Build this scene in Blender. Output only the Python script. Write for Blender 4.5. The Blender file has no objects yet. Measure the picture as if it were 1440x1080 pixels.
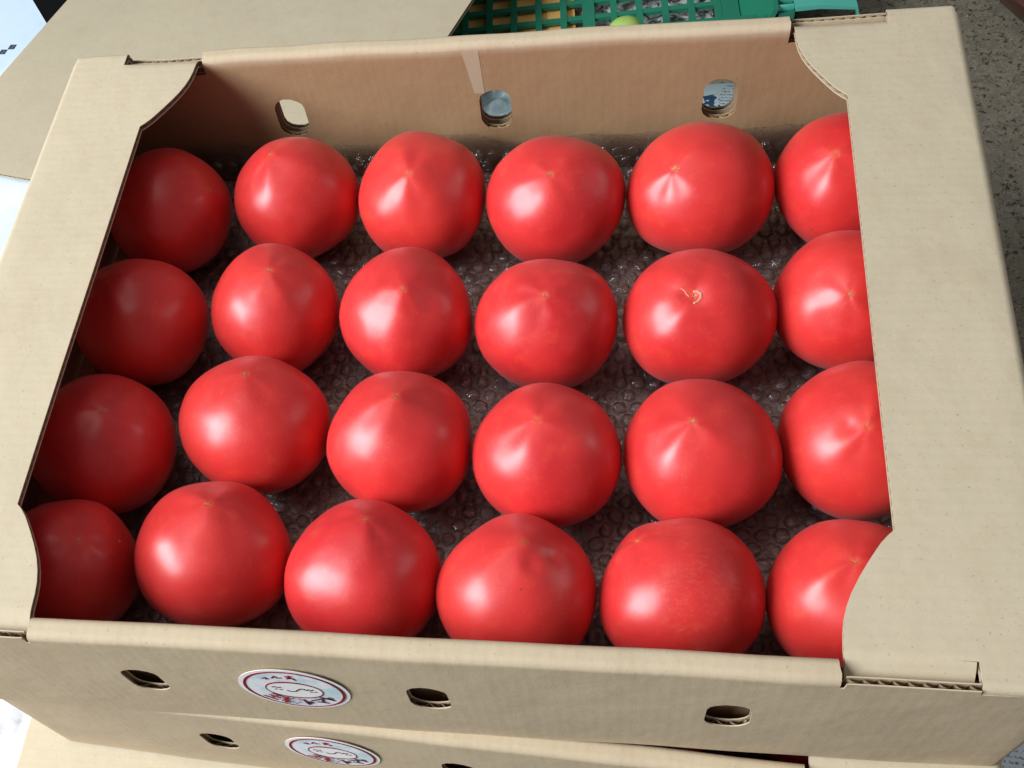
import bpy, bmesh, math, random
import numpy as np
from mathutils import Vector, Matrix
from mathutils.geometry import tessellate_polygon
import mathutils.noise as mnoise

random.seed(7)
rng = np.random.RandomState(7)
scene = bpy.context.scene
C = scene.collection

# ------------------------------------------------------------------ camera
cam_d = bpy.data.cameras.new('camera')
cam = bpy.data.objects.new('camera', cam_d)
C.objects.link(cam)
scene.camera = cam
PITCH, YAW, ROLL = 0.52807, 0.38882, -0.31656
M = Matrix.Rotation(YAW, 4, 'Z') @ Matrix.Rotation(PITCH, 4, 'X') @ Matrix.Rotation(ROLL, 4, 'Z')
CAM = Vector((0.0760, -0.28147, 0.34788))
cam.matrix_world = Matrix.Translation(CAM) @ M
cam_d.sensor_width = 36.0
cam_d.lens = 1477.407 / 1440 * 36.0
cam_d.shift_x = 126.644 / 1440
cam_d.shift_y = 141.924 / 1440
cam_d.clip_start = 0.01
cam_d.clip_end = 50
FPX = 1477.407

# ------------------------------------------------------------------ light
world = bpy.data.worlds.new('World')
scene.world = world
world.use_nodes = True
wn = world.node_tree
bg = wn.nodes['Background']
bg.inputs['Color'].default_value = (0.86, 0.93, 1.0, 1)
bg.inputs['Strength'].default_value = 0.16


def area(name, dirv, dist, sx, sy, power, color, target=(0, 0, -0.03)):
    l = bpy.data.lights.new(name, 'AREA')
    l.shape = 'RECTANGLE'
    l.size = sx
    l.size_y = sy
    l.energy = power
    l.color = color
    o = bpy.data.objects.new(name, l)
    C.objects.link(o)
    d = Vector(dirv).normalized()
    o.location = Vector(target) + d * dist
    o.rotation_euler = d.to_track_quat('Z', 'Y').to_euler()
    return o


area('window_light', (-0.78, -0.35, 0.60), 2.0, 0.92, 1.15, 76, (0.88, 0.945, 1.0))
area('doorway_light', (0.90, 0.22, 0.34), 1.7, 0.42, 0.5, 2.0, (0.95, 0.97, 1.0))
area('overhead_fill', (-0.25, 0.15, 1.0), 1.8, 1.0, 1.0, 3.6, (1.0, 0.95, 0.88))  # unseen lamp added overhead as soft warm fill

scene.view_settings.view_transform = 'Standard'
scene.view_settings.look = 'None'
scene.view_settings.exposure = 0.0
scene.view_settings.gamma = 1.0

# ------------------------------------------------------------------ dimensions (metres)
A, D, H = 0.220, 0.1635, 0.0888          # half width, half depth, height of one carton
DIN = 0.1540                             # inner face of the long walls
CC, C2, B_, E_ = 0.1485, 0.1885, 0.1680, 0.1065
T = 0.0030                               # board thickness
GROUND = -3 * H - 0.0006


def srgb(r, g, b):
    f = lambda c: ((c / 255 + 0.055) / 1.055) ** 2.4 if c / 255 > 0.04045 else c / 255 / 12.92
    return (f(r), f(g), f(b), 1)


# ------------------------------------------------------------------ material helpers
def mat(name):
    m = bpy.data.materials.new(name)
    m.use_nodes = True
    nt = m.node_tree
    for n in list(nt.nodes):
        nt.nodes.remove(n)
    return m, nt


def N(nt, t, **kw):
    n = nt.nodes.new(t)
    for k, v in kw.items():
        if hasattr(n, k):
            setattr(n, k, v)
        else:
            n.inputs[k.replace('_', ' ')].default_value = v
    return n


def L(nt, a, b):
    nt.links.new(a, b)


def ramp(nt, fac, stops):
    r = nt.nodes.new('ShaderNodeValToRGB')
    while len(r.color_ramp.elements) < len(stops):
        r.color_ramp.elements.new(0.5)
    for e, (p, c) in zip(r.color_ramp.elements, stops):
        e.position = p
        e.color = c
    L(nt, fac, r.inputs[0])
    return r.outputs[0]


def mixc(nt, fac, a, b, mode='MIX'):
    n = nt.nodes.new('ShaderNodeMix')
    n.data_type = 'RGBA'
    n.blend_type = mode
    for sock, v in ((n.inputs[0], fac), (n.inputs[6], a), (n.inputs[7], b)):
        if hasattr(v, 'links') or hasattr(v, 'is_linked'):
            L(nt, v, sock)
        else:
            sock.default_value = v
    return n.outputs[2]


def principled(nt, **kw):
    p = nt.nodes.new('ShaderNodeBsdfPrincipled')
    o = nt.nodes.new('ShaderNodeOutputMaterial')
    L(nt, p.outputs[0], o.inputs[0])
    for k, v in kw.items():
        s = p.inputs[k.replace('_', ' ')]
        if hasattr(v, 'is_linked'):
            L(nt, v, s)
        else:
            s.default_value = v
    return p


def coords(nt, kind='Object'):
    return nt.nodes.new('ShaderNodeTexCoord').outputs[kind]


def mapping(nt, vec, scale):
    n = nt.nodes.new('ShaderNodeMapping')
    n.inputs['Scale'].default_value = scale
    L(nt, vec, n.inputs['Vector'])
    return n.outputs[0]


def noise(nt, vec, scale, detail=4, rough=0.55, dist=0.0):
    n = nt.nodes.new('ShaderNodeTexNoise')
    n.inputs['Scale'].default_value = scale
    n.inputs['Detail'].default_value = detail
    n.inputs['Roughness'].default_value = rough
    n.inputs['Distortion'].default_value = dist
    L(nt, vec, n.inputs['Vector'])
    return n.outputs[0]


def bump(nt, h, strength, dist, normal=None):
    n = nt.nodes.new('ShaderNodeBump')
    n.inputs['Strength'].default_value = strength
    n.inputs['Distance'].default_value = dist
    L(nt, h, n.inputs['Height'])
    if normal is not None:
        L(nt, normal, n.inputs['Normal'])
    return n.outputs[0]


def math_n(nt, op, a, b=0.0, clamp=False):
    n = nt.nodes.new('ShaderNodeMath')
    n.operation = op
    n.use_clamp = clamp
    for s, v in ((n.inputs[0], a), (n.inputs[1], b)):
        if hasattr(v, 'is_linked'):
            L(nt, v, s)
        else:
            s.default_value = v
    return n.outputs[0]


def sstep(nt, v, lo, hi):
    n = nt.nodes.new('ShaderNodeMapRange')
    n.interpolation_type = 'SMOOTHSTEP'
    n.inputs['From Min'].default_value = lo
    n.inputs['From Max'].default_value = hi
    L(nt, v, n.inputs['Value'])
    return n.outputs[0]


def cardboard(name, base, axis=0, warm=1.0, flutes=0.10, inner=False):
    """kraft liner; axis = UV axis ACROSS the flutes (0: u, 1: v)"""
    m, nt = mat(name)
    uv = coords(nt, 'UV')
    obj = coords(nt, 'Object')
    big = noise(nt, obj, 14, 3)
    mid = noise(nt, obj, 90, 4, 0.6)
    sc = (1400, 160, 1) if axis == 0 else (160, 1400, 1)
    fib = noise(nt, mapping(nt, uv, sc), 1.0, 3, 0.6)
    fleck = noise(nt, mapping(nt, uv, (700, 700, 1)), 1.0, 2, 0.5)
    sc2 = (240, 8, 1) if axis == 0 else (8, 240, 1)
    streak = noise(nt, mapping(nt, uv, sc2), 1.0, 2, 0.5)
    b = Vector(base[:3])
    col = mixc(nt, big, tuple(b * 0.93) + (1,), tuple(b * 1.06) + (1,))
    col = mixc(nt, math_n(nt, 'MULTIPLY', sstep(nt, mid, 0.45, 0.75), 0.25), col, (b[0] * 0.9, b[1] * 0.80, b[2] * 0.70, 1))
    col = mixc(nt, math_n(nt, 'MULTIPLY', sstep(nt, streak, 0.35, 0.7), 0.05), col, tuple(b * 0.80) + (1,))
    col = mixc(nt, math_n(nt, 'MULTIPLY', sstep(nt, fleck, 0.63, 0.76), 0.50), col, (b[0] * 0.55, b[1] * 0.45, b[2] * 0.35, 1))
    fleck2 = noise(nt, mapping(nt, uv, (420, 900, 1)), 1.7, 2, 0.5)
    col = mixc(nt, math_n(nt, 'MULTIPLY', sstep(nt, fleck2, 0.68, 0.8), 0.35), col, tuple(b * 1.3) + (1,))
    # faint washboard relief of the flutes
    sep = nt.nodes.new('ShaderNodeSeparateXYZ')
    L(nt, uv, sep.inputs[0])
    if inner:      # the folded-in panel (v beyond the rim) has red bounce light painted in as a browner tint
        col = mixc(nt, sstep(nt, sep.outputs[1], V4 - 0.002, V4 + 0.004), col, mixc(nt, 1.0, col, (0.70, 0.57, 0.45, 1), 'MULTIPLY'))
    ph = math_n(nt, 'MULTIPLY', sep.outputs[axis], 2 * math.pi / 0.0046)
    wv = math_n(nt, 'SINE', ph)
    col = mixc(nt, math_n(nt, 'MULTIPLY', sstep(nt, wv, -0.2, 1.0), 0.10), col, mixc(nt, 1.0, col, (0.86, 0.83, 0.79, 1), 'MULTIPLY'))
    scf = noise(nt, mapping(nt, uv, (9, 9, 1)), 1.0, 6, 0.72, 1.2)
    col = mixc(nt, math_n(nt, 'MULTIPLY', sstep(nt, scf, 0.58, 0.70), 0.22), col, mixc(nt, 1.0, col, (0.84, 0.78, 0.72, 1), 'MULTIPLY'))
    n1 = bump(nt, wv, flutes, 0.00006)
    n2 = bump(nt, fib, 0.25, 0.00015, n1)
    n3 = bump(nt, mid, 0.35, 0.0006, n2)
    n3 = bump(nt, noise(nt, obj, 30, 3, 0.5), 0.35, 0.0025, n3)
    principled(nt, Base_Color=col, Roughness=0.78, Normal=n3, Specular_IOR_Level=0.25)
    return m


R_RIM = 0.0034
RIMW = D - DIN
ARC = math.pi / 2 * R_RIM
V1 = H - R_RIM                       # bend starts
V2 = V1 + ARC
V3 = V2 + RIMW - 2 * R_RIM
V4 = V3 + ARC                        # inner face starts, z = -R_RIM
KRAFT = (0.59, 0.465, 0.315)
M_WALL = cardboard('kraft_wall', KRAFT, 0, inner=True)
M_BASE = cardboard('kraft_inside', (0.66, 0.50, 0.42), 0)
M_FLANGE = cardboard('kraft_flange', (0.58, 0.48, 0.335), 1)
M_MED, nt = mat('kraft_flute')
principled(nt, Base_Color=(0.36, 0.25, 0.14, 1), Roughness=0.9)
M_SHEET = cardboard('kraft_blank', (0.50, 0.42, 0.295), 0, flutes=0.05)


def tomato_material(name='tomato_skin', streak=False):
    m, nt = mat(name)
    obj = coords(nt, 'Object')
    info = nt.nodes.new('ShaderNodeObjectInfo')
    vadd = nt.nodes.new('ShaderNodeVectorMath')
    vadd.operation = 'ADD'
    L(nt, obj, vadd.inputs[0])
    sc = nt.nodes.new('ShaderNodeVectorMath')
    sc.operation = 'SCALE'
    comb = nt.nodes.new('ShaderNodeCombineXYZ')
    for i in range(3):
        L(nt, math_n(nt, 'MULTIPLY', info.outputs['Random'], (3.1, 7.7, 5.3)[i]), comb.inputs[i])
    L(nt, comb.outputs[0], vadd.inputs[1])
    p = vadd.outputs[0]
    big = noise(nt, p, 28, 3, 0.5)
    mid = noise(nt, p, 160, 4, 0.6)
    fine = noise(nt, p, 900, 2, 0.5)
    col = mixc(nt, sstep(nt, big, 0.3, 0.72), (0.61, 0.018, 0.023, 1), (0.74, 0.036, 0.035, 1))
    col = mixc(nt, math_n(nt, 'MULTIPLY', info.outputs['Random'], 0.30), col, (0.78, 0.055, 0.035, 1))
    col = mixc(nt, math_n(nt, 'MULTIPLY', sstep(nt, mid, 0.5, 0.8), 0.35), col, (0.82, 0.09, 0.035, 1))
    col = mixc(nt, math_n(nt, 'MULTIPLY', sstep(nt, fine, 0.60, 0.8), 0.25), col, (0.85, 0.14, 0.06, 1))
    # orange tint right round the blossom end (object z is the axis)
    sep = nt.nodes.new('ShaderNodeSeparateXYZ')
    L(nt, obj, sep.inputs[0])
    r2 = math_n(nt, 'SQRT', math_n(nt, 'ADD', math_n(nt, 'MULTIPLY', sep.outputs[0], sep.outputs[0]),
                                   math_n(nt, 'MULTIPLY', sep.outputs[1], sep.outputs[1])))
    tip = math_n(nt, 'MULTIPLY', math_n(nt, 'SUBTRACT', 1.0, sstep(nt, r2, 0.0, 0.0035)), sstep(nt, sep.outputs[2], 0.0, 0.01))
    col = mixc(nt, math_n(nt, 'MULTIPLY', tip, 0.25), col, (0.85, 0.20, 0.07, 1))
    if streak:
        st = noise(nt, mapping(nt, obj, (300, 900, 300)), 1.0, 3, 0.6, 0.8)
        msk = noise(nt, obj, 32, 2, 0.5)
        col = mixc(nt, math_n(nt, 'MULTIPLY', math_n(nt, 'MULTIPLY', sstep(nt, st, 0.48, 0.66), sstep(nt, msk, 0.42, 0.6)), 0.16), col, (0.80, 0.22, 0.10, 1))
    # sparse specks
    vor = nt.nodes.new('ShaderNodeTexVoronoi')
    vor.inputs['Scale'].default_value = 95
    L(nt, p, vor.inputs['Vector'])
    spk = math_n(nt, 'LESS_THAN', vor.outputs['Distance'], 0.045)
    wn_ = nt.nodes.new('ShaderNodeSeparateColor')
    L(nt, vor.outputs['Color'], wn_.inputs[0])
    sel = math_n(nt, 'GREATER_THAN', wn_.outputs[0], 0.90)
    spk = math_n(nt, 'MULTIPLY', spk, sel)
    col = mixc(nt, math_n(nt, 'MULTIPLY', spk, 0.7), col, (0.16, 0.03, 0.02, 1))
    sel2 = math_n(nt, 'LESS_THAN', wn_.outputs[1], 0.05)
    spk2 = math_n(nt, 'MULTIPLY', math_n(nt, 'LESS_THAN', vor.outputs['Distance'], 0.05), sel2)
    col = mixc(nt, math_n(nt, 'MULTIPLY', spk2, 0.6), col, (0.9, 0.75, 0.6, 1))
    len_ = nt.nodes.new('ShaderNodeTexVoronoi')
    len_.inputs['Scale'].default_value = 520
    L(nt, p, len_.inputs['Vector'])
    col = mixc(nt, math_n(nt, 'MULTIPLY', math_n(nt, 'LESS_THAN', len_.outputs['Distance'], 0.16), math_n(nt, 'MULTIPLY', mid, 0.30)), col, (0.86, 0.26, 0.14, 1))
    rough = math_n(nt, 'ADD', 0.31, math_n(nt, 'MULTIPLY', mid, 0.12))
    nrm = bump(nt, noise(nt, p, 70, 3, 0.5), 0.22, 0.0008)
    nrm = bump(nt, fine, 0.10, 0.00008, nrm)
    principled(nt, Base_Color=col, Roughness=rough, Normal=nrm, Specular_IOR_Level=0.55,
               Subsurface_Weight=0.28, Subsurface_Radius=(0.009, 0.0012, 0.0008), Subsurface_Scale=1.0,
               Coat_Weight=0.15, Coat_Roughness=0.45, Sheen_Weight=0.05, Sheen_Roughness=0.5)
    return m


M_TOM = tomato_material()
M_TOM2 = tomato_material('scuffed_tomato_skin', True)
M_SCAR, nt = mat('blossom_scar')
_i = nt.nodes.new('ShaderNodeObjectInfo')
_c = mixc(nt, _i.outputs['Random'], (0.66, 0.30, 0.13, 1), (0.50, 0.30, 0.11, 1))
_c = mixc(nt, sstep(nt, noise(nt, coords(nt), 1500, 2), 0.45, 0.62), _c, (0.22, 0.09, 0.04, 1))
principled(nt, Base_Color=_c, Roughness=0.7)
M_SCARD, nt = mat('healed_crack')
principled(nt, Base_Color=(0.80, 0.33, 0.22, 1), Roughness=0.45)


def bubble_material():
    m, nt = mat('bubble_wrap_film')
    obj = coords(nt, 'Object')
    nrm = bump(nt, noise(nt, obj, 330, 3, 0.6, 1.6), 0.8, 0.0008)
    vor = nt.nodes.new('ShaderNodeTexVoronoi')
    vor.feature = 'DISTANCE_TO_EDGE'
    vor.inputs['Scale'].default_value = 330
    L(nt, obj, vor.inputs['Vector'])
    nrm = bump(nt, vor.outputs['Distance'], 0.6, 0.0014, nrm)
    fr = nt.nodes.new('ShaderNodeFresnel')
    fr.inputs['IOR'].default_value = 1.55
    L(nt, nrm, fr.inputs['Normal'])
    gl = nt.nodes.new('ShaderNodeBsdfGlossy')
    gl.inputs['Roughness'].default_value = 0.035
    L(nt, nrm, gl.inputs['Normal'])
    tr = nt.nodes.new('ShaderNodeBsdfTransparent')
    tr.inputs['Color'].default_value = (0.99, 0.99, 0.99, 1)
    df = nt.nodes.new('ShaderNodeBsdfDiffuse')
    df.inputs['Color'].default_value = (0.75, 0.75, 0.78, 1)
    m1 = nt.nodes.new('ShaderNodeMixShader')
    m1.inputs[0].default_value = 0.045
    L(nt, tr.outputs[0], m1.inputs[1])
    L(nt, df.outputs[0], m1.inputs[2])
    m2 = nt.nodes.new('ShaderNodeMixShader')
    L(nt, math_n(nt, 'ADD', math_n(nt, 'MULTIPLY', fr.outputs[0], 2.2), 0.03, True), m2.inputs[0])
    L(nt, m1.outputs[0], m2.inputs[1])
    L(nt, gl.outputs[0], m2.inputs[2])
    o = nt.nodes.new('ShaderNodeOutputMaterial')
    L(nt, m2.outputs[0], o.inputs[0])
    return m


M_BUB = bubble_material()


def simple(name, col, rough=0.6, var=0.12, scale=60, spec=0.4):
    m, nt = mat(name)
    obj = coords(nt)
    n = noise(nt, obj, scale, 4, 0.6)
    c = Vector(col[:3])
    cc = mixc(nt, n, tuple(c * (1 - var)) + (1,), tuple(c * (1 + var)) + (1,))
    principled(nt, Base_Color=cc, Roughness=rough, Specular_IOR_Level=spec,
               Normal=bump(nt, n, 0.2, 0.001))
    return m


# ------------------------------------------------------------------ object helpers
def link(name, me, parent=None, mats=()):
    o = bpy.data.objects.new(name, me)
    for m in mats:
        if len(me.materials) < len(mats):
            me.materials.append(m)
    C.objects.link(o)
    if parent is not None:
        o.parent = parent
    return o


def tag(o, label=None, cat=None, group=None, kind=None):
    if label: o['label'] = label
    if cat: o['category'] = cat
    if group: o['group'] = group
    if kind: o['kind'] = kind
    return o


def empty(name, loc=(0, 0, 0), rz=0.0):
    o = bpy.data.objects.new(name, None)
    o.empty_display_size = 0.02
    o.location = loc
    o.rotation_euler = (0, 0, rz)
    C.objects.link(o)
    return o


def kids(o):
    return [x for x in bpy.data.objects if x.parent == o]


def copy_tree(o, parent=None):
    c = o.copy()
    C.objects.link(c)
    if parent is not None:
        c.parent = parent
    for ch in kids(o):
        copy_tree(ch, c)
    return c


def mesh_from(name, V, F, smooth=True, angle=35, uv=None, midx=None):
    me = bpy.data.meshes.new(name)
    me.from_pydata([tuple(map(float, v)) for v in V], [], [tuple(f) for f in F])
    me.update()
    if uv is not None:
        lay = me.uv_layers.new(name='UVMap')
        vi = np.zeros(len(me.loops), dtype=np.int32)
        me.loops.foreach_get('vertex_index', vi)
        lay.data.foreach_set('uv', np.asarray(uv, dtype=np.float32)[vi].ravel())
    if midx is not None:
        me.polygons.foreach_set('material_index', np.asarray(midx, dtype=np.int32))
    if smooth:
        me.polygons.foreach_set('use_smooth', [True] * len(me.polygons))
        me.set_sharp_from_angle(angle=math.radians(angle))
    return me


def box_bm(bm, x0, x1, y0, y1, z0, z1):
    vs = [bm.verts.new(p) for p in ((x0, y0, z0), (x1, y0, z0), (x1, y1, z0), (x0, y1, z0),
                                    (x0, y0, z1), (x1, y0, z1), (x1, y1, z1), (x0, y1, z1))]
    for f in ((3, 2, 1, 0), (4, 5, 6, 7), (0, 1, 5, 4), (1, 2, 6, 5), (2, 3, 7, 6), (3, 0, 4, 7)):
        bm.faces.new([vs[i] for i in f])


def planar_uv(o):
    me = o.data
    lay = me.uv_layers.new(name='UVMap')
    for p in me.polygons:
        for li in p.loop_indices:
            c = me.vertices[me.loops[li].vertex_index].co
            lay.data[li].uv = (c.x, c.y + 0.01) if abs(p.normal.z) > 0.5 else ((c.x, c.z) if abs(p.normal.y) > 0.5 else (c.y, c.z))
    return o


def bm_obj(name, bm, material, parent=None, bevel=0.0, smooth=True):
    if bevel:
        bmesh.ops.bevel(bm, geom=list(bm.edges), offset=bevel, segments=2, affect='EDGES', profile=0.6)
    me = bpy.data.meshes.new(name)
    bm.normal_update()
    bm.to_mesh(me)
    bm.free()
    if smooth:
        me.polygons.foreach_set('use_smooth', [True] * len(me.polygons))
        me.set_sharp_from_angle(angle=math.radians(35))
    return link(name, me, parent, [material])


# ------------------------------------------------------------------ corrugated board
def flat_mesh(outer, holes, ucuts, vcuts):
    loops = [[Vector((p[0], p[1], 0)) for p in outer]] + [[Vector((p[0], p[1], 0)) for p in h] for h in holes]
    allp = [p for l in loops for p in l]
    bm = bmesh.new()
    vs = [bm.verts.new(p) for p in allp]
    for t in tessellate_polygon(loops):
        try:
            f = bm.faces.new([vs[i] for i in t])
        except ValueError:
            continue
        f.normal_update()
        if f.normal.z < 0:
            f.normal_flip()
    for u in ucuts:
        bmesh.ops.bisect_plane(bm, geom=bm.verts[:] + bm.edges[:] + bm.faces[:], dist=1e-6, plane_co=(u, 0, 0), plane_no=(1, 0, 0))
    for v in vcuts:
        bmesh.ops.bisect_plane(bm, geom=bm.verts[:] + bm.edges[:] + bm.faces[:], dist=1e-6, plane_co=(0, v, 0), plane_no=(0, 1, 0))
    bmesh.ops.remove_doubles(bm, verts=bm.verts[:], dist=1e-6)
    bm.verts.index_update()
    P = np.array([(v.co.x, v.co.y) for v in bm.verts])
    F = [[v.index for v in f.verts] for f in bm.faces]
    E = []
    for e in bm.edges:
        if len(e.link_faces) == 1:
            f = e.link_faces[0]
            for lp in f.loops:
                if lp.edge == e:
                    E.append((lp.vert.index, lp.link_loop_next.vert.index))
    bm.free()
    return P, F, E


def surf(S, u, v, w):
    """point at depth w (scalar or array) below the surface S"""
    h = 2e-5
    p = S(u, v)
    du = S(u + h, v) - S(u - h, v)
    dv = S(u, v + h) - S(u, v - h)
    n = np.cross(du, dv)
    n /= np.linalg.norm(n, axis=1)[:, None] + 1e-12
    return p - n * np.reshape(w, (-1, 1))


def scan(loops, c, axis):
    """intervals of the other coordinate covered at coordinate c on axis"""
    xs = []
    for l in loops:
        for i in range(len(l)):
            a, b = l[i], l[(i + 1) % len(l)]
            if (a[axis] > c) != (b[axis] > c):
                t = (c - a[axis]) / (b[axis] - a[axis])
                xs.append(a[1 - axis] + t * (b[1 - axis] - a[1 - axis]))
    xs.sort()
    return [(xs[i], xs[i + 1]) for i in range(0, len(xs) - 1, 2)]


def board(name, outer, holes, ucuts, vcuts, S, flute_axis, mats, parent, t=T, period=0.0046, flute_step=0.012, flute_lim=None):
    P, F, E = flat_mesh(outer, holes, ucuts, vcuts)
    n = len(P)
    tl = 0.00050
    V, FF, UV, MI = [], [], [], []
    for w in (0.0, tl, t - tl, t):
        V.append(surf(S, P[:, 0], P[:, 1], w))
        UV.append(P)
    for k in (0, 1):
        a, b = (2 * k) * n, (2 * k + 1) * n
        FF += [[i + a for i in f] for f in F]
        FF += [[i + b for i in reversed(f)] for f in F]
        FF += [[i + a, i + b, j + b, j + a] for i, j in E]
    MI += [0] * len(FF)
    off = 4 * n
    # corrugated medium: a wave across axis, strips along the other
    amp = (t - 2 * tl) / 2 * 0.98
    crush = lambda c: 0.72 + 0.28 * mnoise.noise(Vector((c * 130, 4.0, t * 900)))
    loops = [outer] + list(holes)
    lo = min(p[flute_axis] for p in outer) + 1e-4
    hi = max(p[flute_axis] for p in outer) - 1e-4
    nper = int((hi - lo) / period * 6)
    prev = None
    cuts = vcuts if flute_axis == 0 else ucuts
    for i in range(nper + 1):
        c = lo + (hi - lo) * i / nper
        iv = scan(loops, c, flute_axis)
        if flute_lim:
            iv = [(max(a, flute_lim[0]), min(b, flute_lim[1])) for a, b in iv if min(b, flute_lim[1]) > max(a, flute_lim[0])]
        w = t / 2 + amp * crush(c) * math.sin(2 * math.pi * c / period + 0.5 * mnoise.noise(Vector((c * 60, 1.0, 2.0))))
        cur = []
        for a, b in iv:
            if b - a < 2e-4:
                continue
            a2, b2 = a + 0.00012, b - 0.00012
            m = max(2, int((b2 - a2) / flute_step) + 2)
            cur.append((a2, b2, c, w))
        if prev is not None and len(prev) == len(cur):
            for p0, p1 in zip(prev, cur):
                if abs(p0[0] - p1[0]) > 0.01 or abs(p0[1] - p1[1]) > 0.01:
                    continue
                a, b = (p0[0] + p1[0]) / 2, (p0[1] + p1[1]) / 2
                inner = [x for x in cuts if a + 2e-4 < x < b - 2e-4]
                fr = [0.0] + [(x - a) / (b - a) for x in inner] + [1.0]
                pts, ws = [], []
                for q in (p0, p1):
                    for f in fr:
                        s = q[0] + (q[1] - q[0]) * f
                        pts.append((q[2], s) if flute_axis == 0 else (s, q[2]))
                        ws.append(q[3])
                pts = np.array(pts)
                V.append(surf(S, pts[:, 0], pts[:, 1], np.array(ws)))
                UV.append(pts)
                k = len(fr)
                for j in range(k - 1):
                    FF.append([off + j, off + j + 1, off + k + j + 1, off + k + j])
                    MI.append(1)
                off += 2 * k
        prev = cur
    me = mesh_from(name, np.concatenate(V), FF, True, 40, np.concatenate(UV), MI)
    return link(name, me, parent, mats)


def stadium(cx, cy, w, h, n=7, jit=0.0):
    """upright slot with round ends"""
    r = w / 2
    pts = []
    for i in range(n + 1):
        a = math.pi * i / n
        pts.append((cx + r * math.cos(a), cy + (h / 2 - r * 0.8) + r * 0.8 * math.sin(a)))
    for i in range(n + 1):
        a = math.pi + math.pi * i / n
        pts.append((cx + r * math.cos(a), cy - (h / 2 - r * 0.8) + r * 0.8 * math.sin(a)))
    return [(x + random.uniform(-jit, jit), y + random.uniform(-jit, jit)) for x, y in pts]


VEND = V4 + (H - R_RIM) - 0.0035
UCR = 0.004                          # vertical corner radius


def sm(x, a, b):
    t = np.clip((x - a) / (b - a), 0, 1)
    return t * t * (3 - 2 * t)


def wall_surface(sign, seed):
    """sign -1: front wall (outer face towards -y); +1: back wall"""
    def S(u, v):
        u = np.asarray(u, float)
        v = np.asarray(v, float)
        # profile
        yin = np.zeros_like(v)
        z = -H + v
        straight = (np.abs(u) > 0.147) & (v < H + 0.001)
        a1 = np.clip((v - V1) / R_RIM, 0, math.pi / 2)
        a2 = np.clip((v - V3) / R_RIM, 0, math.pi / 2)
        yb = R_RIM * (1 - np.cos(a1)) + np.clip(v - V2, 0, V3 - V2) + R_RIM * np.sin(a2)
        zb = -H + np.minimum(v, V1) + R_RIM * np.sin(a1) - R_RIM * (1 - np.cos(a2)) - np.clip(v - V4, 0, 1)
        yin = np.where(straight, 0, yb)
        z = np.where(straight, z, zb)
        # uneven board: bowing, ripples near the score lines
        bow = 0.0011 * np.sin((u + A) / (2 * A) * math.pi) * (1 - sm(v, H * 0.3, H)) * (v < H)
        nz = np.sin(u * 41 + seed) * 0.00022 + np.sin(u * 97 + v * 60 + seed * 2.1) * 0.00012
        rip = 0.00010 * np.sin(u * 2 * math.pi / 0.0046) * np.exp(-((v - (V1 + V2) / 2) / 0.004) ** 2)
        rip += 0.00009 * np.sin(u * 2 * math.pi / 0.0046 + 1) * np.exp(-((v - (V3 + V4) / 2) / 0.004) ** 2)
        z = z + rip + nz * sm(v, V1 - 0.01, V1) * (1 - sm(v, V4, V4 + 0.01)) * 0.8
        y = D + bow + nz * 1.0 + rip - yin
        # round the vertical corners of the outer panel
        au = np.abs(u)
        uc = A - UCR
        ang = np.clip((au - uc) / UCR, 0, math.pi / 2)
        over = np.clip(au - uc - UCR * math.pi / 2, 0, 1)
        outerp = v < H + 0.001
        x = np.where(outerp, np.minimum(au, uc) + UCR * np.sin(ang), au)
        y = y - np.where(outerp, UCR * (1 - np.cos(ang)) + over, 0)
        x = x * np.sign(u)
        if sign < 0:
            return np.stack([x, -y, z], 1)
        return np.stack([-x, y, z], 1)     # mirrored so that the normal still points out
    return S


def make_wall(parent, sign, seed):
    S = wall_surface(sign, seed)
    U = A - UCR + UCR * math.pi / 2 + 0.002
    UI = A - 0.0055
    zi = V4 + 0.006
    g = 0.1463
    o = [(-U, 0.0), (U, 0.0), (U, H - 0.0034), (C2 + 0.0005, H - 0.0034), (C2, H - 0.0006 if sign < 0 else H - 0.0052), (0.1480, H - 0.0006 if sign < 0 else H - 0.0052),
         (0.1478, V1 - 0.0015), (g, V1 - 0.0015), (g + 0.0003, V2), (g - 0.0002, V3), (g, zi),
         (UI, zi), (UI, VEND), (-UI, VEND), (-UI, zi), (-g, zi), (-g - 0.0003, V3), (-g + 0.0002, V2), (-g, V1 - 0.0015), (-0.1478, V1 - 0.0015),
         (-0.1480, H - 0.0006 if sign < 0 else H - 0.0034), (-C2, H - 0.0006 if sign < 0 else H - 0.0034), (-C2 - 0.0005, H - 0.0036), (-U, H - 0.0034)]
    holes = []
    hx = (-0.1145, 0.0030, 0.1145) if sign < 0 else (-0.117, -0.0035, 0.1080)
    for x in hx:
        holes.append(stadium(x, H - 0.0425, 0.0160, 0.0250, jit=0.0002))
        holes.append(stadium(x + random.uniform(-0.0008, 0.0008), V4 + 0.0410 - R_RIM, 0.0166, 0.0255, jit=0.0003))
    ucuts = sorted(set([round(x, 5) for x in np.arange(-0.21, 0.2101, 0.010)] + [0.147, -0.147] +
                       [s * (A - UCR + UCR * math.pi / 2 * k / 5) for k in range(6) for s in (-1, 1)]))
    vcuts = list(np.arange(0.008, V1 - 0.004, 0.010)) + [V1 - 0.003] + [V1 + ARC * k / 6 for k in range(7)] + \
        [(V2 + V3) / 2] + [V3 + ARC * k / 6 for k in range(7)] + list(np.arange(V4 + 0.006, VEND, 0.012))
    # fine cuts across the rim so that the score lines ripple
    ob = board('front_wall' if sign < 0 else 'back_wall', o, holes, ucuts, vcuts, S, 0, [M_WALL, M_MED], parent)
    return ob


R_F = 0.0042
R_V = 0.0030


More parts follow.
